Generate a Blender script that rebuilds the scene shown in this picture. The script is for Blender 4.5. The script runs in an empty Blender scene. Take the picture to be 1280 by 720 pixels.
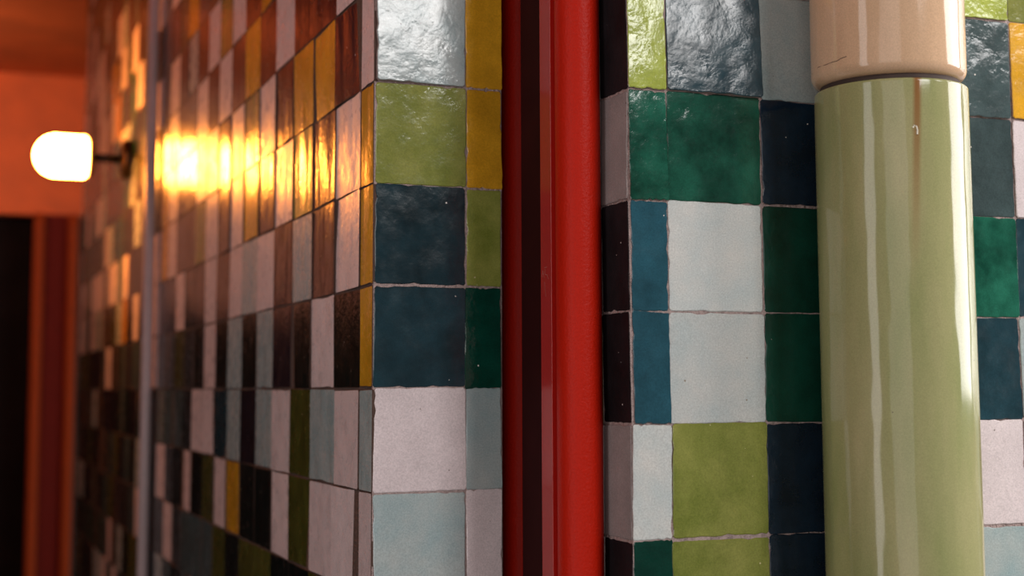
import bpy, bmesh, math, random
from mathutils import Vector, Matrix
PI = math.pi
scene = bpy.context.scene
COL = scene.collection
rnd = random.Random(7)

# ------------------------------------------------------------------ materials
def new_mat(name):
    m = bpy.data.materials.new(name); m.use_nodes = True
    nt = m.node_tree
    for n in list(nt.nodes): nt.nodes.remove(n)
    out = nt.nodes.new('ShaderNodeOutputMaterial')
    b = nt.nodes.new('ShaderNodeBsdfPrincipled')
    nt.links.new(b.outputs[0], out.inputs[0])
    return m, nt, b
def N(nt, t, **kw):
    n = nt.nodes.new(t)
    for k, v in kw.items():
        if k.startswith('i_'):
            key = k[2:]
            n.inputs[int(key) if key.isdigit() else key.replace('_', ' ')].default_value = v
        else: setattr(n, k, v)
    return n
def ramp(nt, p0, c0, p1, c1):
    r = nt.nodes.new('ShaderNodeValToRGB')
    r.color_ramp.elements[0].position = p0; r.color_ramp.elements[0].color = (c0, c0, c0, 1) if not isinstance(c0, tuple) else c0
    r.color_ramp.elements[1].position = p1; r.color_ramp.elements[1].color = (c1, c1, c1, 1) if not isinstance(c1, tuple) else c1
    return r
def mixc(nt, fac, a, b, blend='MIX'):
    m = nt.nodes.new('ShaderNodeMix'); m.data_type = 'RGBA'; m.blend_type = blend
    for sock, v in ((m.inputs[0], fac), (m.inputs[6], a), (m.inputs[7], b)):
        if hasattr(v, 'is_linked'): nt.links.new(v, sock)
        else: sock.default_value = v
    return m.outputs[2]
def rgba(c): return (c[0], c[1], c[2], 1)

def glaze(name, col, var=0.25, rough=0.11, wave=0.00028, blotch=None, speck=(.8, .76, .72), spec=0.5, ripple=0.00004, zs=1.0):
    """hand made tile glaze: mottled colour, uneven surface, pinholes; each tile is offset by its own random attribute"""
    m, nt, b = new_mat(name); L = nt.links.new
    tc = N(nt, 'ShaderNodeTexCoord')
    at = N(nt, 'ShaderNodeAttribute', attribute_name='tile_random')
    sc = N(nt, 'ShaderNodeVectorMath', operation='SCALE'); L(at.outputs['Vector'], sc.inputs[0]); sc.inputs['Scale'].default_value = 37.0
    ad = N(nt, 'ShaderNodeVectorMath', operation='ADD'); L(tc.outputs['Object'], ad.inputs[0]); L(sc.outputs[0], ad.inputs[1])
    v = ad.outputs[0]
    n1 = N(nt, 'ShaderNodeTexNoise', i_Scale=26.0, i_Detail=4.0, i_Roughness=.6); L(v, n1.inputs['Vector'])
    n2 = N(nt, 'ShaderNodeTexNoise', i_Scale=700.0, i_Detail=2.0); L(v, n2.inputs['Vector'])
    c0 = tuple(x * (1 - var) for x in col); c1 = tuple(min(1, x * (1 + var)) for x in col)
    if blotch: c1 = blotch
    r1 = ramp(nt, .3, rgba(c0), .72, rgba(c1)); L(n1.outputs['Fac'], r1.inputs[0])
    r2 = ramp(nt, .3, .86, .7, 1.12); L(n2.outputs['Fac'], r2.inputs[0])
    c = mixc(nt, 1.0, r1.outputs[0], r2.outputs[0], 'MULTIPLY')
    # whole tile a little lighter or darker
    sep = N(nt, 'ShaderNodeSeparateXYZ'); L(at.outputs['Vector'], sep.inputs[0])
    mr = N(nt, 'ShaderNodeMapRange'); L(sep.outputs[1], mr.inputs[0]); mr.inputs[3].default_value = 1 - var * .6; mr.inputs[4].default_value = 1 + var * .6
    c = mixc(nt, 1.0, c, mr.outputs[0], 'MULTIPLY')
    # pinholes in the glaze where the clay shows
    vo = N(nt, 'ShaderNodeTexVoronoi', i_Scale=75.0); L(v, vo.inputs['Vector'])
    wn = N(nt, 'ShaderNodeTexWhiteNoise'); L(vo.outputs['Position'], wn.inputs[0])
    gt = N(nt, 'ShaderNodeMath', operation='MULTIPLY_ADD'); L(wn.outputs['Value'], gt.inputs[0]); gt.inputs[1].default_value = .16; gt.inputs[2].default_value = -.085
    lt = N(nt, 'ShaderNodeMath', operation='LESS_THAN'); L(vo.outputs['Distance'], lt.inputs[0]); L(gt.outputs[0], lt.inputs[1])
    c = mixc(nt, lt.outputs[0], c, rgba(speck))
    L(c, b.inputs['Base Color'])
    # roughness
    n3 = N(nt, 'ShaderNodeTexNoise', i_Scale=60.0, i_Detail=3.0); L(v, n3.inputs['Vector'])
    r3 = ramp(nt, .3, rough * .7, .75, rough * 1.6); L(n3.outputs['Fac'], r3.inputs[0]); L(r3.outputs[0], b.inputs['Roughness'])
    b.inputs['Specular IOR Level'].default_value = spec
    # uneven surface
    mp = N(nt, 'ShaderNodeMapping'); L(v, mp.inputs[0]); mp.inputs['Scale'].default_value = (1, 1, zs)
    w = N(nt, 'ShaderNodeTexNoise', i_Scale=30.0, i_Detail=1.5, i_Roughness=.45); L(mp.outputs[0], w.inputs['Vector'])
    w2 = N(nt, 'ShaderNodeTexNoise', i_Scale=190.0, i_Detail=2.0); L(v, w2.inputs['Vector'])
    b1 = N(nt, 'ShaderNodeBump', i_Strength=1.0, i_Distance=wave * 5); L(w.outputs['Fac'], b1.inputs['Height'])
    b2 = N(nt, 'ShaderNodeBump', i_Strength=1.0, i_Distance=ripple * 5); L(w2.outputs['Fac'], b2.inputs['Height']); L(b1.outputs[0], b2.inputs['Normal'])
    b3 = N(nt, 'ShaderNodeBump', i_Strength=.6, i_Distance=.0006, invert=True); L(lt.outputs[0], b3.inputs['Height']); L(b2.outputs[0], b3.inputs['Normal'])
    L(b3.outputs[0], b.inputs['Normal'])
    return m

def glaze_set(kw, suffix=''):
  def g(name, col, *a, **k):
    k = {**dict(zip(('var', 'rough', 'wave'), a)), **k, **kw}
    if suffix: k['rough'] = k['rough'] * 1.7
    return glaze(name + suffix, col, **k)
  return {
 'white':     g('white_glaze', (.72, .625, .635), .07, .2, .00016, speck=(.25, .2, .18)),
 'ice':       g('ice_white_glaze', (.55, .61, .61), .10, .2, .00016, blotch=(.62, .61, .58), speck=(.3, .25, .2)),
 'pale':      g('pale_blue_glaze', (.345, .455, .47), .14, .14, .0002, blotch=(.42, .46, .45), speck=(.2, .2, .2)),
 'mustard':   g('mustard_glaze', (.62, .315, .018), .2, .12, .0002, speck=(.4, .2, .02)),
 'olive':     g('olive_green_glaze', (.22, .265, .045), .3, .11, .0002, blotch=(.29, .30, .075), speck=(.6, .55, .3)),
 'lime':      g('light_green_glaze', (.36, .42, .075), .2, .11, .00026, speck=(.7, .65, .4)),
 'navy':      g('dark_teal_blue_glaze', (.010, .034, .046), .4, .15, .00024, ripple=.00003),
 'blue':      g('teal_blue_glaze', (.018, .080, .112), .3, .12, .00022),
 'emerald':   g('emerald_glaze', (.003, .075, .045), .45, .1, .00026, blotch=(.018, .15, .095)),
 'green':     g('dark_green_glaze', (.002, .047, .031), .35, .11, .0002),
 'ink':       g('ink_blue_glaze', (.005, .0145, .029), .35, .11, .0002),
 'moss':      g('dark_moss_glaze', (.075, .075, .014), .3, .12, .0002),
 'dusk':      g('dusk_black_glaze', (.017, .014, .016), .3, .4, .0002, spec=.05),
 'grey':      g('grey_white_glaze', (.29, .255, .25), .12, .4, .00016, spec=.05, speck=(.1, .08, .07)),
 'slate':     g('grey_slate_glaze', (.055, .085, .088), .3, .11, .0003),
 'plum':      g('plum_black_glaze', (.017, .011, .016), .3, .11, .0002),
 'black':     g('green_black_glaze', (.006, .009, .008), .3, .11, .0002),
}
GL = glaze_set({})
GLS = glaze_set({'wave': .00055, 'ripple': .00006, 'zs': .35}, '_rippled')
GLK = list(GL)

def plain(name, col, rough=.6, bump=.0, scale=80., var=.12, metal=0., spec=.5):
    m, nt, b = new_mat(name); L = nt.links.new
    tc = N(nt, 'ShaderNodeTexCoord')
    n = N(nt, 'ShaderNodeTexNoise', i_Scale=scale, i_Detail=4.0); L(tc.outputs['Object'], n.inputs['Vector'])
    r = ramp(nt, .3, rgba(tuple(x * (1 - var) for x in col)), .7, rgba(tuple(min(1, x * (1 + var)) for x in col))); L(n.outputs['Fac'], r.inputs[0])
    L(r.outputs[0], b.inputs['Base Color'])
    b.inputs['Roughness'].default_value = rough; b.inputs['Metallic'].default_value = metal
    b.inputs['Specular IOR Level'].default_value = spec
    if bump:
        bp = N(nt, 'ShaderNodeBump', i_Strength=1.0, i_Distance=bump); L(n.outputs['Fac'], bp.inputs['Height']); L(bp.outputs[0], b.inputs['Normal'])
    return m
GLS['white'] = glaze('white_glaze_rippled', (.72, .60, .60), .08, .30, .0003, speck=(.5, .4, .36), ripple=.00006, zs=.5)
CLAY = plain('dark_clay', (.09, .055, .045), .9, spec=.1)
GROUT = plain('pinkish_grout', (.38, .285, .27), .9, .004, 260., .25)
GROUT_DARK = plain('shadowed_grout', (.10, .065, .055), .9, .004, 260., .3)  # shadow in the passage wall joints is put into this darker grout colour
RED = plain('red_paint', (.50, .013, .003), .42, .0005, 420., .05, spec=.14)
RED_GLOSS = plain('red_paint_smooth', (.42, .012, .007), .2, .0, 200., .05, spec=.4)
DARKRED = plain('shaded_red_paint', (.03, .004, .004), .8, .0, 20., .15, spec=.1)  # shade inside the slot is put into this dark red
CONCRETE = plain('pavement', (.22, .2, .19), .85, .004, 60., .2)
STEEL = plain('grey_metal', (.50, .40, .41), .4, .0, 90., .08)
CEIL = plain('red_ceiling_paint', (.55, .12, .025), .55, .0, 6., .2)
LINTEL = plain('lamplit_orange_paint', (.60, .10, .012), .6, .0, 8., .15)  # lamp glow on the far beam is put into this saturated orange
DARKDOOR = plain('dark_door', (.008, .005, .005), .9, .0, 8., .2, spec=.05)
TERRA = plain('pink_brown_plaster', (.50, .27, .20), .7, .0, 5., .2)
DADO = plain('dark_dado', (.02, .018, .016), .6, .0, 5., .2)
BRONZE = plain('dark_bronze', (.05, .03, .02), .4, .0, 50., .1, metal=.8)
SCRATCH = plain('scratched_metal', (.42, .2, .17), .5)

# ------------------------------------------------------------------ helpers
def obj(name, bm, mats, parent=None, smooth=False):
    me = bpy.data.meshes.new(name)
    bm.normal_update()
    bm.to_mesh(me); bm.free()
    for m in (mats if isinstance(mats, (list, tuple)) else [mats]): me.materials.append(m)
    if smooth:
        for p in me.polygons: p.use_smooth = True
    o = bpy.data.objects.new(name, me); COL.objects.link(o)
    if parent: o.parent = parent; o.matrix_parent_inverse = parent.matrix_world.inverted()
    return o
def thing(name, label, cat, loc=(0, 0, 0), group=None):
    o = bpy.data.objects.new(name, None); COL.objects.link(o)
    o.location = loc; o.empty_display_size = .05
    o.matrix_world = Matrix.Translation(loc)
    o['label'] = label; o['category'] = cat
    if group: o['group'] = group
    return o
def struct(o, label=None, cat=None):
    o['kind'] = 'structure'
    if label: o['label'] = label
    if cat: o['category'] = cat
    return o
def box(bm, x0, x1, y0, y1, z0, z1, mi=0, bevel=0):
    vs = [bm.verts.new((x, y, z)) for x in (x0, x1) for y in (y0, y1) for z in (z0, z1)]
    fs = []
    for q in ((0, 1, 3, 2), (4, 6, 7, 5), (0, 4, 5, 1), (2, 3, 7, 6), (0, 2, 6, 4), (1, 5, 7, 3)):
        f = bm.faces.new([vs[i] for i in q]); f.material_index = mi; fs.append(f)
    if bevel:
        es = list({e for f in fs for e in f.edges})
        bmesh.ops.bevel(bm, geom=es, offset=bevel, segments=3, affect='EDGES', profile=.5)
def revolve(bm, prof, cx, cy, seg=96, wob=0.0, cap=True, mi=0):
    """prof: list of (radius, z) from bottom to top around a vertical axis"""
    rings = []
    for r, z in prof:
        rings.append([bm.verts.new((cx + r * math.cos(2 * PI * k / seg), cy + r * math.sin(2 * PI * k / seg), z)) for k in range(seg)])
    for a, b in zip(rings, rings[1:]):
        for k in range(seg):
            f = bm.faces.new((a[k], a[(k + 1) % seg], b[(k + 1) % seg], b[k])); f.material_index = mi; f.smooth = True
    if cap:
        bm.faces.new(list(reversed(rings[0]))).material_index = mi
        bm.faces.new(rings[-1]).material_index = mi
def revolve_dir(bm, prof, base, axis, seg=40, mi=0):
    """prof: list of (radius, distance along axis)"""
    q = Vector((0, 0, 1)).rotation_difference(Vector(axis).normalized())
    rings = [[bm.verts.new(Vector(base) + q @ Vector((r * math.cos(2 * PI * k / seg), r * math.sin(2 * PI * k / seg), h))) for k in range(seg)] for r, h in prof]
    for a, b in zip(rings, rings[1:]):
        for k in range(seg):
            f = bm.faces.new((a[k], a[(k + 1) % seg], b[(k + 1) % seg], b[k])); f.smooth = True; f.material_index = mi
    bm.faces.new(list(reversed(rings[0]))); bm.faces.new(rings[-1])

# ------------------------------------------------------------------ tiles
class Facing:
    """a field of hand cut tiles on one plane; frame: origin, s axis, t axis (up), n axis (outwards)"""
    def __init__(self, o, s, n):
        self.o = Vector(o); self.s = Vector(s); self.t = Vector((0, 0, 1)); self.n = Vector(n)
        self.bm = bmesh.new(); self.lay = self.bm.faces.layers.float_vector.new('tile_random')
        self.flip = self.s.cross(self.t).dot(self.n) < 0
    def P(self, s, t, h): return self.o + self.s * s + self.t * t + self.n * h
    def tile(self, s0, s1, t0, t1, colour, clay=0, H=.004, joint=.0005, det=6, jit=.0004, tilt=(0, 0), rag=1.0, lf=.8):
        j = joint
        dx = lambda: rnd.gauss(0, jit * 1.3)
        a0, a1, b0, b1 = s0 + j + dx(), s1 - j + dx(), t0 + j + dx(), t1 - j + dx()
        c = [(a0 + dx(), b0 + dx()), (a1 + dx(), b0 + dx()), (a1 + dx(), b1 + dx()), (a0 + dx(), b1 + dx())]
        pts = []
        for k in range(4):
            p, q = c[k], c[(k + 1) % 4]
            for i in range(det):
                u = (i + (.22 if i == 0 and det > 3 else 0)) / det
                x, y = p[0] + (q[0] - p[0]) * u, p[1] + (q[1] - p[1]) * u
                e = rnd.gauss(0, jit * .55) if det > 2 else 0
                if det > 3 and rnd.random() < .07 * rag: e += .0011       # a chip in the edge
                nx, ny = -(q[1] - p[1]), (q[0] - p[0]); l = math.hypot(nx, ny) or 1
                x += nx / l * e; y += ny / l * e
                if det > 3 and i == 0:                                     # cut the corner slightly
                    w = c[k - 1]
                    pts.append((p[0] + (w[0] - p[0]) * .02, p[1] + (w[1] - p[1]) * .02))
                    pts.append((p[0] + (q[0] - p[0]) * .02, p[1] + (q[1] - p[1]) * .02))
                    continue
                pts.append((x, y))
        mx, my = (s0 + s1) / 2, (t0 + t1) / 2
        lift = lf * (abs(tilt[0]) * (s1 - s0) + abs(tilt[1]) * (t1 - t0)) / 2
        def hh(x, y, h): return h + lift + (x - mx) * tilt[0] + (y - my) * tilt[1]
        bm = self.bm
        r0 = [bm.verts.new(self.P(x, y, -.001)) for x, y in pts]
        r1 = [bm.verts.new(self.P(x, y, hh(x, y, H - .0006))) for x, y in pts]
        ins = .0007
        r2 = []
        for x, y in pts:
            d = math.hypot(x - mx, y - my) or 1
            X, Y = x - (x - mx) / d * ins * 1.2, y - (y - my) / d * ins * 1.2
            r2.append(bm.verts.new(self.P(X, Y, hh(X, Y, H))))
        col = Vector((rnd.random(), rnd.random(), rnd.random()))
        mi = GLK.index(colour)
        n = len(pts)
        def face(v, m=mi):
            if self.flip: v = list(reversed(v))
            f = bm.faces.new(v); f.material_index = m; f[self.lay] = col
        for k in range(n):
            m = (k + 1) % n
            face((r0[k], r0[m], r1[m], r1[k]), len(GLK)); face((r1[k], r1[m], r2[m], r2[k]), len(GLK) if clay > 1 else mi)
        face(r2)
    def build(self, name, parent, mats=None):
        me = bpy.data.meshes.new(name); self.bm.normal_update(); self.bm.to_mesh(me); self.bm.free()
        for k in GLK: me.materials.append((mats or GL)[k])
        me.materials.append(CLAY if mats else GROUT)
        o = bpy.data.objects.new(name, me); COL.objects.link(o); o.parent = parent
        return o

TOP = 2.757
MIX = ['white'] * 6 + ['pale'] * 3 + ['navy'] * 2 + ['black'] * 4 + ['plum'] * 4 + ['moss'] * 3 + ['mustard'] + ['green'] * 2 + ['slate'] * 2 + ['emerald']
DARKMIX = ['white'] * 2 + ['pale'] + ['black'] * 5 + ['plum'] * 4 + ['moss'] * 3 + ['slate'] * 3 + ['green']
PITCH = .1008

# ---- left wall: side face along the passage and narrow front face
XL, YA = .395, 1.357
bm = bmesh.new(); box(bm, XL + .0012, .5306, YA + .004, 4.45, 0, TOP)
wall_left = struct(obj('wall_left', bm, GROUT_DARK), 'wall of hand made multicoloured tiles running down the passage, left of the red post', 'wall')
ZA = 1.3984                                          # a row joint
rows_side = {   # colour by row (1 = the row from z 1.80), column counted from the corner
 -1: ['white', 'mustard', 'plum', 'white', 'white', 'mustard', 'plum', 'white', 'olive', 'white', 'plum'],
  0: ['olive', 'white', 'plum', 'plum', 'white', 'plum', 'mustard', 'plum', 'white', 'plum', 'white', 'slate', 'plum', 'white'],
  1: ['white', 'plum', 'mustard', 'mustard', 'plum', 'white', 'olive', 'white', 'plum', 'white', 'white', 'plum', 'plum', 'white', 'mustard'],
  2: ['mustard', 'white', 'plum', 'olive', 'white', 'plum', 'mustard', 'white', 'plum', 'white', 'olive', 'plum', 'plum', 'white', 'mustard'],
  3: ['mustard', 'white', 'plum', 'pale', 'plum', 'white', 'pale', 'white', 'plum', 'white', 'plum', 'black', 'white', 'plum', 'plum', 'white'],
  4: ['mustard', 'black', 'white', 'black', 'plum', 'pale', 'black', 'pale', 'black', 'white', 'black', 'black', 'moss', 'black', 'black', 'white'],
  5: ['pale', 'white', 'pale', 'moss', 'white', 'pale', 'plum', 'pale', 'navy', 'white', 'white', 'black', 'slate', 'slate', 'moss', 'black'],
  6: ['white', 'white', 'white', 'moss', 'white', 'black', 'black', 'mustard', 'white', 'moss', 'black', 'white', 'black', 'black', 'white', 'black', 'black', 'pale'],
  7: ['pale', 'moss', 'moss', 'black', 'black', 'moss', 'moss', 'black', 'moss', 'slate', 'slate', 'slate', 'black', 'white', 'black', 'black', 'plum', 'white'],
}
side = Facing((XL + .0035, 0, 0), (0, 1, 0), (-1, 0, 0))
# rows
k = -14
while ZA + k * PITCH < TOP - .01:
    z0 = ZA + k * PITCH; z1 = min(z0 + PITCH, TOP)
    if z1 > .02:
        z0 = max(z0, 0)
        row = 5 - k
        known = rows_side.get(row, [])
        y = YA; c = 0
        while y < 4.45:
            w = .046 if c == 0 else .1002
            y1 = min(y + w, 4.45)
            colr = known[c] if c < len(known) else rnd.choice(DARKMIX if row >= 4 else MIX)
            near = y < 2.2 and 1.1 < z0 < 2.1
            tl = (rnd.gauss(0, .014), rnd.gauss(0, .004)) if c > 0 else (0, 0)
            yc = (y + y1) / 2; zl = 1.5 + (2.012 - 1.5) * math.hypot(yc, XL) / 3.31      # height at which the lamp mirrors here
            if yc < 2.9 and c > 0 and z0 - .03 < zl < z1 + .03:
                need = (math.atan2(XL, yc) - math.atan2(.13, 3.3 - yc)) / 2
                tl = (-min(.014, need * .4) + rnd.gauss(0, .004), 0)
            side.tile(y + (.0005 if c == 0 else 0), y1, z0, z1, colr, 2, H=.0035, joint=.0006, det=4 if near else 2, tilt=tl, jit=.0003, lf=0)
            y = y1; c += 1
    k += 1
side.build('tile_facing', wall_left, GLS)

front = Facing((0, YA + .004, 0), (1, 0, 0), (0, -1, 0))
FA = {0: ('pale', 'mustard'), 1: ('pale', 'mustard'), 2: ('olive', 'mustard'), 3: ('navy', 'olive'), 4: ('navy', 'green'), 5: ('white', 'pale'), 6: ('pale', 'white'), 7: ('olive', 'navy')}
# measured joints of the rows in view
ZR = {1: (1.8024, 1.9040), 2: (1.7002, 1.8024), 3: (1.6004, 1.7002), 4: (1.5001, 1.6004), 5: (1.3984, 1.5001), 6: (1.2976, 1.3984)}
k = -14
while ZA + k * PITCH < TOP - .01:
    row = 5 - k
    z0, z1 = ZR.get(row, (ZA + k * PITCH + (.001 if row < 1 else 0), ZA + (k + 1) * PITCH))
    z0 = max(z0, 0); z1 = min(z1, TOP)
    if z1 > .02:
        cc = FA.get(row, (rnd.choice(MIX), rnd.choice(MIX)))
        tl = {1: (-.036, -.022), 2: (.004, .004), 3: (-.003, 0)}.get(row, (rnd.gauss(0, .006), rnd.gauss(0, .006)))
        vis = 1 <= row <= 6
        front.tile(.3962, .4918, z0, z1, cc[0], det=14 if vis else 4, tilt=tl)
        front.tile(.4918, .5302, z0, z1, cc[1], det=14 if vis else 4, tilt=(rnd.gauss(0, .004), rnd.gauss(0, .004)))
    k += 1
front.build('tile_facing', wall_left)
# pale grout up the outer corner and in the joints of the front face
bm = bmesh.new(); box(bm, XL + .0008, .5306, YA + .0009, YA + .0045, 0, TOP)
obj('grout', bm, GROUT, wall_left)

# ---- right wall: narrow side face and long front face
XB, YB = .574, 1.155
bm = bmesh.new(); box(bm, XB + .0009, 2.1, YB + .0009, 1.9, 0, TOP)
wall_right = struct(obj('wall_right', bm, GROUT), 'wall of square hand made tiles behind the ceramic column', 'wall')
ZB = 1.3649; PB = .1010
RZ = {0: (1.8690, 1.9700), 1: (1.7689, 1.8690), 2: (1.6679, 1.7689), 3: (1.5675, 1.6679), 4: (1.4665, 1.5675), 5: (1.3649, 1.4665), 6: (1.2640, 1.3649)}
FB = {
 0: ['ice', 'mustard', 'pale', 'olive', 'lime', 'olive', 'navy'],
 1: ['lime', 'navy', 'pale', 'white', 'slate', 'mustard', 'white'],
 2: ['emerald', 'emerald', 'ink', 'olive', 'slate', 'white', 'navy'],
 3: ['blue', 'ice', 'green', 'pale', 'emerald', 'navy', 'white'],
 4: ['blue', 'ice', 'green', 'navy', 'navy', 'pale', 'olive'],
 5: ['ice', 'olive', 'ink', 'white', 'white', 'plum', 'pale'],
 6: ['green', 'olive', 'ink', 'mustard', 'pale', 'white', 'navy'],
}
SB = {0: 'grey', 1: 'dusk', 2: 'grey', 3: 'dusk', 4: 'dusk', 5: 'grey', 6: 'dusk'}
XJ = [.5752, .6135, .7125, .8110, .9095, 1.0080, 1.1065]
fr = Facing((0, YB + .004, 0), (1, 0, 0), (0, -1, 0)); sd = Facing((XB + .0035, 0, 0), (0, 1, 0), (-1, 0, 0))
TILT = {(1, 1): (.045, -.028), (1, 0): (.02, -.02), (2, 0): (.012, -.016), (2, 1): (.006, -.004), (1, 4): (.004, -.026), (1, 5): (.004, -.024), (0, 4): (0, -.02)}
k = -14
while ZB + k * PB < TOP - .01:
    row = 5 - k
    z0, z1 = RZ.get(row, (ZB + k * PB, ZB + (k + 1) * PB)); z0 = max(z0, 0); z1 = min(z1, TOP)
    if z1 > .02:
        xs = XJ + [1.1065 + .0985 * i for i in range(1, 11)]
        for c in range(len(xs) - 1):
            known = FB.get(row, [])
            colr = known[c] if c < len(known) else rnd.choice(MIX)
            vis = row in RZ and c < 7
            tl = TILT.get((row, c), (rnd.gauss(0, .006), rnd.gauss(0, .006)))
            fr.tile(xs[c], xs[c + 1], z0, z1, colr, det=14 if vis else 3, tilt=tl)
        y = YB; c = 0
        while y < 1.9:
            y1 = min(y + (.0575 if c == 0 else .1), 1.9)
            colr = SB.get(row, rnd.choice(MIX)) if c == 0 else rnd.choice(MIX)
            sd.tile(y + (.0005 if c == 0 else 0), y1, z0, z1, colr, H=.0035, joint=.0009, det=10 if (row in RZ and c == 0) else 2, tilt=(rnd.gauss(0, .008), rnd.gauss(0, .008)))
            y = y1; c += 1
    k += 1
fr.build('tile_facing', wall_right); sd.build('tile_facing', wall_right)

# ---- dark red backing of the slot between both walls
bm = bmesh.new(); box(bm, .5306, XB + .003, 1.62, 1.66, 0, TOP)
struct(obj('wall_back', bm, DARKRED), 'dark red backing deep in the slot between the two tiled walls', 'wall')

# ------------------------------------------------------------------ red steel in the slot
def rod(name, cx, cy, r, z0, z1, mat, parent, seg=64):
    bm = bmesh.new(); n = 40
    revolve(bm, [(r, z0 + (z1 - z0) * i / n) for i in range(n + 1)], cx, cy, seg)
    return obj(name, bm, mat, parent)
post = thing('red_post', 'bright red round steel post with a flat flange beside the right tiled wall', 'post', (.5512, 1.215, 0))
rod('round_post', .5512, 1.215, .0211, 0, TOP, RED, post)
bm = bmesh.new(); box(bm, .5303, .5730, 1.2305, 1.2560, 0, TOP, bevel=.0006)
fl = obj('flange', bm, RED_GLOSS, post)
# the faint scratched letters on the flange
bm = bmesh.new()
def stroke(pts, w=.00035):
    for p, q in zip(pts, pts[1:]):
        d = Vector(q) - Vector(p); nrm = Vector((-d.y, d.x)).normalized() * w / 2
        cs = [Vector(p) + nrm, Vector(p) - nrm, Vector(q) - nrm, Vector(q) + nrm]
        lo = [bm.verts.new((.53032, c.x, c.y)) for c in cs]; hi = [bm.verts.new((.53022, c.x, c.y)) for c in cs]
        bm.faces.new(hi)
        for i in range(4): bm.faces.new((lo[i], lo[(i + 1) % 4], hi[(i + 1) % 4], hi[i]))
yq, zq = 1.2525, 1.6035
stroke([(yq, zq), (yq - .002, zq + .006), (yq - .005, zq - .001)]); stroke([(yq - .001, zq + .003), (yq - .004, zq + .0025)])
stroke([(yq - .006, zq + .0085), (yq - .0115, zq + .0085)]); stroke([(yq - .007, zq + .0075), (yq - .0072, zq + .002), (yq - .0125, zq + .001), (yq - .015, zq - .003)])
stroke([(yq - .006, zq - .005), (yq - .009, zq - .019)], .00025)
obj('scratch_mark', bm, SCRATCH, fl)
bm = bmesh.new(); box(bm, .5450, .5710, 1.2560, 1.34, 0, TOP)  # dark strip added to fill the shaded gap behind the flange
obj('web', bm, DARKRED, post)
rear = thing('red_pipe', 'dark red round pipe half hidden in the shade behind the left tiled wall', 'pipe', (.566, 1.395, 0))
rod('pipe', .566, 1.395, .0205, 0, TOP, RED, rear)

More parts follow.
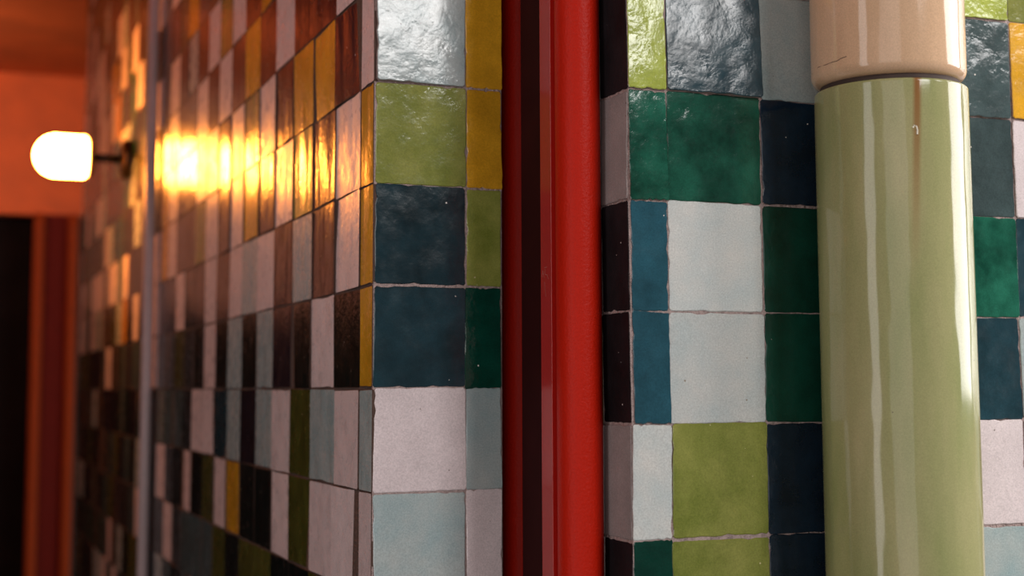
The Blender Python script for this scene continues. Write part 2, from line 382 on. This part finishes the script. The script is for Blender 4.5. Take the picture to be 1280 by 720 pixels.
# ------------------------------------------------------------------ ceramic column
def ceramic(name, kind):
    m, nt, b = new_mat(name); L = nt.links.new
    tc = N(nt, 'ShaderNodeTexCoord')
    mp = N(nt, 'ShaderNodeMapping'); L(tc.outputs['Object'], mp.inputs[0]); mp.inputs['Scale'].default_value = (1, 1, .25)
    n1 = N(nt, 'ShaderNodeTexNoise', i_Scale=16.0, i_Detail=4.0, i_Roughness=.55); L(mp.outputs[0], n1.inputs['Vector'])
    n2 = N(nt, 'ShaderNodeTexNoise', i_Scale=900.0, i_Detail=1.0); L(tc.outputs['Object'], n2.inputs['Vector'])
    if kind == 'green':
        r1 = ramp(nt, .28, rgba((.225, .265, .095)), .72, rgba((.42, .375, .195)))
    else:
        r1 = ramp(nt, .28, rgba((.58, .37, .22)), .72, rgba((.70, .47, .31)))
    L(n1.outputs['Fac'], r1.inputs[0])
    r2 = ramp(nt, .3, .9, .7, 1.08); L(n2.outputs['Fac'], r2.inputs[0])
    c = mixc(nt, 1.0, r1.outputs[0], r2.outputs[0], 'MULTIPLY')
    if kind == 'green':
        # a rusty run below the joint
        sep = N(nt, 'ShaderNodeSeparateXYZ'); L(tc.outputs['Object'], sep.inputs[0])
        dn = N(nt, 'ShaderNodeTexNoise', i_Scale=60.0); L(tc.outputs['Object'], dn.inputs['Vector'])
        at2 = N(nt, 'ShaderNodeMath', operation='ARCTAN2'); L(sep.outputs[0], at2.inputs[0]); 
        ng = N(nt, 'ShaderNodeMath', operation='MULTIPLY'); L(sep.outputs[1], ng.inputs[0]); ng.inputs[1].default_value = -1
        L(ng.outputs[0], at2.inputs[1])
        # azimuth from -Y towards +X
        of = N(nt, 'ShaderNodeMath', operation='SUBTRACT'); L(at2.outputs[0], of.inputs[0]); of.inputs[1].default_value = STAIN_AZ
        zz = N(nt, 'ShaderNodeMapRange'); L(sep.outputs[2], zz.inputs[0]); zz.inputs[1].default_value = 1.60; zz.inputs[2].default_value = 1.77; zz.inputs[3].default_value = 0; zz.inputs[4].default_value = 1
        sl = N(nt, 'ShaderNodeMath', operation='MULTIPLY_ADD'); L(zz.outputs[0], sl.inputs[0]); sl.inputs[1].default_value = -.10; L(of.outputs[0], sl.inputs[2])
        ab = N(nt, 'ShaderNodeMath', operation='ABSOLUTE'); L(sl.outputs[0], ab.inputs[0])
        mk = N(nt, 'ShaderNodeMapRange'); L(ab.outputs[0], mk.inputs[0]); mk.inputs[1].default_value = .02; mk.inputs[2].default_value = .07; mk.inputs[3].default_value = .9; mk.inputs[4].default_value = 0
        mm = N(nt, 'ShaderNodeMath', operation='MULTIPLY'); L(mk.outputs[0], mm.inputs[0]); L(zz.outputs[0], mm.inputs[1])
        c = mixc(nt, mm.outputs[0], c, rgba((.25, .085, .02)))
    vo = N(nt, 'ShaderNodeTexVoronoi', i_Scale=45.0); L(tc.outputs['Object'], vo.inputs['Vector'])
    wn = N(nt, 'ShaderNodeTexWhiteNoise'); L(vo.outputs['Position'], wn.inputs[0])
    gt = N(nt, 'ShaderNodeMath', operation='MULTIPLY_ADD'); L(wn.outputs['Value'], gt.inputs[0]); gt.inputs[1].default_value = .12; gt.inputs[2].default_value = -.075
    lt = N(nt, 'ShaderNodeMath', operation='LESS_THAN'); L(vo.outputs['Distance'], lt.inputs[0]); L(gt.outputs[0], lt.inputs[1])
    c = mixc(nt, lt.outputs[0], c, rgba((.1, .06, .04)))
    L(c, b.inputs['Base Color'])
    b.inputs['Roughness'].default_value = .09
    w = N(nt, 'ShaderNodeTexNoise', i_Scale=55.0, i_Detail=1.0); L(mp.outputs[0], w.inputs['Vector'])
    b1 = N(nt, 'ShaderNodeBump', i_Strength=1.0, i_Distance=.0007); L(w.outputs['Fac'], b1.inputs['Height'])
    L(b1.outputs[0], b.inputs['Normal'])
    return m
STAIN_AZ = math.radians(-36.6 + 14)
CX, CY, CR = .8085, 1.0855, .0688
JZ = 1.7682
column = thing('ceramic_column', 'round glazed column, short cream section stacked on a long sage green section', 'column', (CX, CY, 0))
column['kind'] = 'thing'
def soft(r, z0, z1, lo, hi, n=60):
    p = []
    for i in range(9):
        a = PI / 2 * i / 8; p.append((r - lo + lo * math.sin(a), z0 + lo - lo * math.cos(a)))
    for i in range(1, n): p.append((r, z0 + lo + (z1 - hi - z0 - lo) * i / n))
    for i in range(9):
        a = PI / 2 * i / 8; p.append((r - hi + hi * math.cos(a), z1 - hi + hi * math.sin(a)))
    return p
bm = bmesh.new(); revolve(bm, soft(CR, .0, JZ, .004, .0025), 0, 0, 128)
g = obj('green_section', bm, ceramic('green_ceramic', 'green')); g.location = (CX, CY, 0); g.parent = column; g.matrix_parent_inverse = Matrix.Translation((-CX, -CY, 0))
g['label'] = 'sage green glazed lower section'
bm = bmesh.new(); revolve(bm, soft(CR + .0006, JZ + .0048, TOP, .011, .003), 0, 0, 128)
u = obj('cream_section', bm, ceramic('cream_ceramic', 'cream')); u.location = (CX - .0026, CY - .0006, 0); u.parent = column; u.matrix_parent_inverse = Matrix.Translation((-CX, -CY, 0))
u['label'] = 'cream glazed upper section'
bm = bmesh.new(); revolve(bm, [(CR - .007, JZ - .002), (CR - .0065, JZ + .006)], CX - .001, CY, 96)
obj('mortar_joint', bm, plain('dark_mortar', (.05, .03, .025), .8), column)
bpy.context.view_layer.update()
# hairline crack in the cream glaze and a small chip on the green one
def on_column(az, z, r): return Vector((CX + r * math.sin(az), CY - r * math.cos(az), z))
def tube(bm, pts, r, seg=6):
    rings = []
    for i, p in enumerate(pts):
        d = (pts[min(i + 1, len(pts) - 1)] - pts[max(i - 1, 0)]).normalized()
        a = d.orthogonal().normalized(); b = d.cross(a)
        rings.append([bm.verts.new(p + (a * math.cos(2 * PI * k / seg) + b * math.sin(2 * PI * k / seg)) * r) for k in range(seg)])
    for a, b in zip(rings, rings[1:]):
        for k in range(seg): bm.faces.new((a[k], a[(k + 1) % seg], b[(k + 1) % seg], b[k]))
    bm.faces.new(list(reversed(rings[0]))); bm.faces.new(rings[-1])
def up_az(x): return math.radians(-36.6) + math.asin(max(-1, min(1, (x - 1109) / 97.)))
bm = bmesh.new()
ck = [(1014.5, 90), (1024, 84), (1034, 82), (1042, 79), (1048, 77.5), (1053, 74), (1060, 71)]
pts = []
for x, y in ck:
    az = up_az(x); pts.append(Vector((CX - .0026 + (CR + .0006) * math.sin(az), CY - .0006 - (CR + .0006) * math.cos(az), 1.5 + (490 - y) * .000694 + .0085 * (1060 - x) / 46)))
tube(bm, pts, .00032)
obj('crack', bm, plain('crack_line', (.06, .035, .025), .9), u)
bm = bmesh.new(); a0 = math.radians(-36.6 + 17)
tube(bm, [on_column(a0 + dx, z, CR) for dx, z in ((-.035, 1.7235), (-.01, 1.7255), (.015, 1.7245), (.025, 1.721), (.02, 1.7175))], .0008)
obj('glaze_chip', bm, plain('pale_glaze_chip', (.8, .77, .64), .2), g)

# ------------------------------------------------------------------ passage on the left
bm = bmesh.new(); revolve(bm, [(.011, 0), (.011, TOP)], .382, 2.868, 24)
strip = obj('metal_pipe', bm, STEEL); strip['label'] = 'slim grey metal pipe running straight up the side of the tiled wall'; strip['category'] = 'pipe'

lamp = thing('wall_lamp', 'glowing round wall lamp on the tiled wall in the passage', 'lamp', (XL, 3.30, 2.012))
lx, ly, lz = XL - .004, 3.30, 2.012
bm = bmesh.new(); revolve_dir(bm, [(.045, -.002), (.045, .012), (.03, .02)], (lx, ly, lz), (-1, 0, 0)); obj('wall_plate', bm, BRONZE, lamp)
bm = bmesh.new(); revolve_dir(bm, [(.010, .015), (.010, .082)], (lx, ly, lz), (-1, 0, 0)); obj('arm', bm, BRONZE, lamp)
bm = bmesh.new(); revolve_dir(bm, [(.02, .074), (.041, .080), (.043, .090)], (lx, ly, lz), (-1, 0, 0)); obj('collar', bm, BRONZE, lamp)
prof = [(.042, .092), (.0465, .096), (.047, .157)] + [(.047 * math.cos(a), .157 + .047 * math.sin(a)) for a in [PI / 2 * i / 12 for i in range(1, 12)]] + [(.003, .204)]
m, nt, b = new_mat('lit_opal_glass')
b.inputs['Base Color'].default_value = (.9, .7, .5, 1); b.inputs['Roughness'].default_value = .3
b.inputs['Emission Color'].default_value = (1, .29, .035, 1); b.inputs['Emission Strength'].default_value = 150
bm = bmesh.new(); revolve_dir(bm, prof, (lx, ly, lz), (-1, 0, 0)); obj('glass_shade', bm, m, lamp)

# end of the passage
YE = 6.0
bm = bmesh.new(); box(bm, .12, 2.6, YE, YE + .2, 2.19, TOP); box(bm, -3.2, .12, YE, YE + .2, 1.82, TOP, 1); lint = struct(obj('wall_end', bm, [LINTEL, TERRA]), 'terracotta beam, lamp glow in its orange, over the dark doorway at the end of the passage', 'wall')
bm = bmesh.new(); box(bm, .52, 2.6, YE, YE + .2, 0, 2.19); struct(obj('wall_far', bm, DADO), 'dark wall beside the far red post', 'wall')
bm = bmesh.new()
box(bm, -3.2, .42, YE + .08, YE + .12, 0, 2.19, bevel=.004)
door = struct(obj('door_1', bm, DARKDOOR), 'dark doorway panel at the end of the passage', 'door')
fp = thing('passage_post', 'blurred red post with rounded edges coloured orange as lit by the lamp, under the lamp at the far passage end', 'post', (.435, YE - .05, 0))
bm = bmesh.new(); box(bm, .37, .50, YE - .03, YE + .05, 0, 2.19, bevel=.004); obj('post_web', bm, plain('far_red_shaded', (.10, .008, .005), .7, spec=.1), fp)  # shaded centre of the post, darkened in the colour itself
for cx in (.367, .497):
    rod('rounded_edge', cx, YE - .045, .0215, 0, 2.19, plain('far_red_lamplit', (.25, .04, .008), .6, spec=.1), fp, 32)  # lamplight on the edges is put into their lighter orange red
bm = bmesh.new(); box(bm, -3.2, .5, .3, 1.9, TOP, TOP + .1); box(bm, -3.2, 2.6, 1.9, YE + .2, TOP, TOP + .1); struct(obj('ceiling', bm, CEIL), 'reddish ceiling over the passage', 'ceiling')
# opposite side of the passage (seen only mirrored in the glaze)
bm = bmesh.new(); box(bm, -1.5, -1.35, .7, YE + .2, 1.85, TOP, 0); box(bm, -1.5, -1.35, .7, YE + .2, 0, 1.85, 1)
struct(obj('wall_opposite', bm, [TERRA, DADO]), 'plastered wall on the other side of the passage', 'wall')
bm = bmesh.new(); box(bm, -6, 7, -7, YE + .3, -.1, 0); struct(obj('floor', bm, CONCRETE), 'grey pavement', 'floor')

# ------------------------------------------------------------------ daylight and added fill lights
def area(name, loc, target, w, h, radiance, col=(1, 1, 1)):
    l = bpy.data.lights.new(name, 'AREA'); l.shape = 'RECTANGLE'; l.size = w; l.size_y = h
    l.energy = radiance * PI * w * h; l.color = col
    o = bpy.data.objects.new(name, l); COL.objects.link(o); o.location = loc
    d = Vector(target) - Vector(loc); o.rotation_euler = d.to_track_quat('-Z', 'Y').to_euler()
    return o
area('high_window_daylight', (2.3, -4.0, 4.25), (.6, 1.2, 1.7), 1.5, 1.8, 16.0, (1, .97, .95))
area('far_window_daylight', (5.4, -4.0, 4.9), (1.0, 1.15, 1.75), 1.0, 1.9, 13.0, (1, .97, .95))
area('street_daylight', (4.8, -.22, 2.75), (.8, -.22, 2.3), 2.6, 2.6, 9.0, (1, .95, .92))
area('front_left_fill', (-1.7, -2.9, 1.9), (.45, 1.25, 1.6), 2.6, 3.0, .95, (1, .96, .94))  # broad soft fill added from the front left, no known doorway
area('side_fill_light', (-1.3, .35, 1.7), (.5, 1.3, 1.6), .5, 2.2, 2.7, (1, .95, .93))  # fill panel added left of the camera, no known opening there
area('passage_warm_fill', (-.5, 4.7, 2.5), (-.4, 6.0, 2.45), .9, .2, 15.0, (1, .60, .42))  # unseen warm light added to brighten the end wall and its reflection

w = bpy.data.worlds.new('world'); scene.world = w; w.use_nodes = True
bg = w.node_tree.nodes['Background']; bg.inputs[0].default_value = (1, .93, .92, 1); bg.inputs[1].default_value = .11

# ------------------------------------------------------------------ camera
F, Y0, PITCHC, ROLL, YAW = 1804., 307., .0978, -.0036, .3797
cp, sp, cr, sr = math.cos(PITCHC), math.sin(PITCHC), math.cos(ROLL), math.sin(ROLL)
A = Matrix(((1, 0, 0), (0, 0, -1), (0, 1, 0))); Rp = Matrix(((1, 0, 0), (0, cp, sp), (0, -sp, cp))); Rr = Matrix(((cr, -sr, 0), (sr, cr, 0), (0, 0, 1)))
ca, sa = math.cos(YAW), math.sin(YAW)
Nm = Matrix(((ca, sa, 0), (-sa, ca, 0), (0, 0, 1)))
MT = Nm @ (Rr @ Rp @ A).transposed()
cam = bpy.data.cameras.new('camera'); co = bpy.data.objects.new('camera', cam); COL.objects.link(co)
R3 = Matrix((MT.col[0], -MT.col[1], -MT.col[2])).transposed()
co.matrix_world = Matrix.Translation((0, 0, 1.5)) @ R3.to_4x4()
cam.sensor_width = 36; cam.sensor_fit = 'HORIZONTAL'; cam.lens = F / 1280 * 36
cam.shift_x = 0; cam.shift_y = -(360 - Y0) / 1280
cam.clip_start = .05; cam.clip_end = 100
cam.dof.use_dof = True; cam.dof.focus_distance = 1.36; cam.dof.aperture_fstop = 4.0
scene.camera = co

vs = scene.view_settings
scene.display_settings.display_device = 'sRGB'
vs.view_transform = 'Standard'; vs.look = 'None'; vs.gamma = 1; vs.use_curve_mapping = False; vs.exposure = .15
scene.cycles.use_denoising = True
scene.cycles.max_bounces = 8; scene.cycles.diffuse_bounces = 4
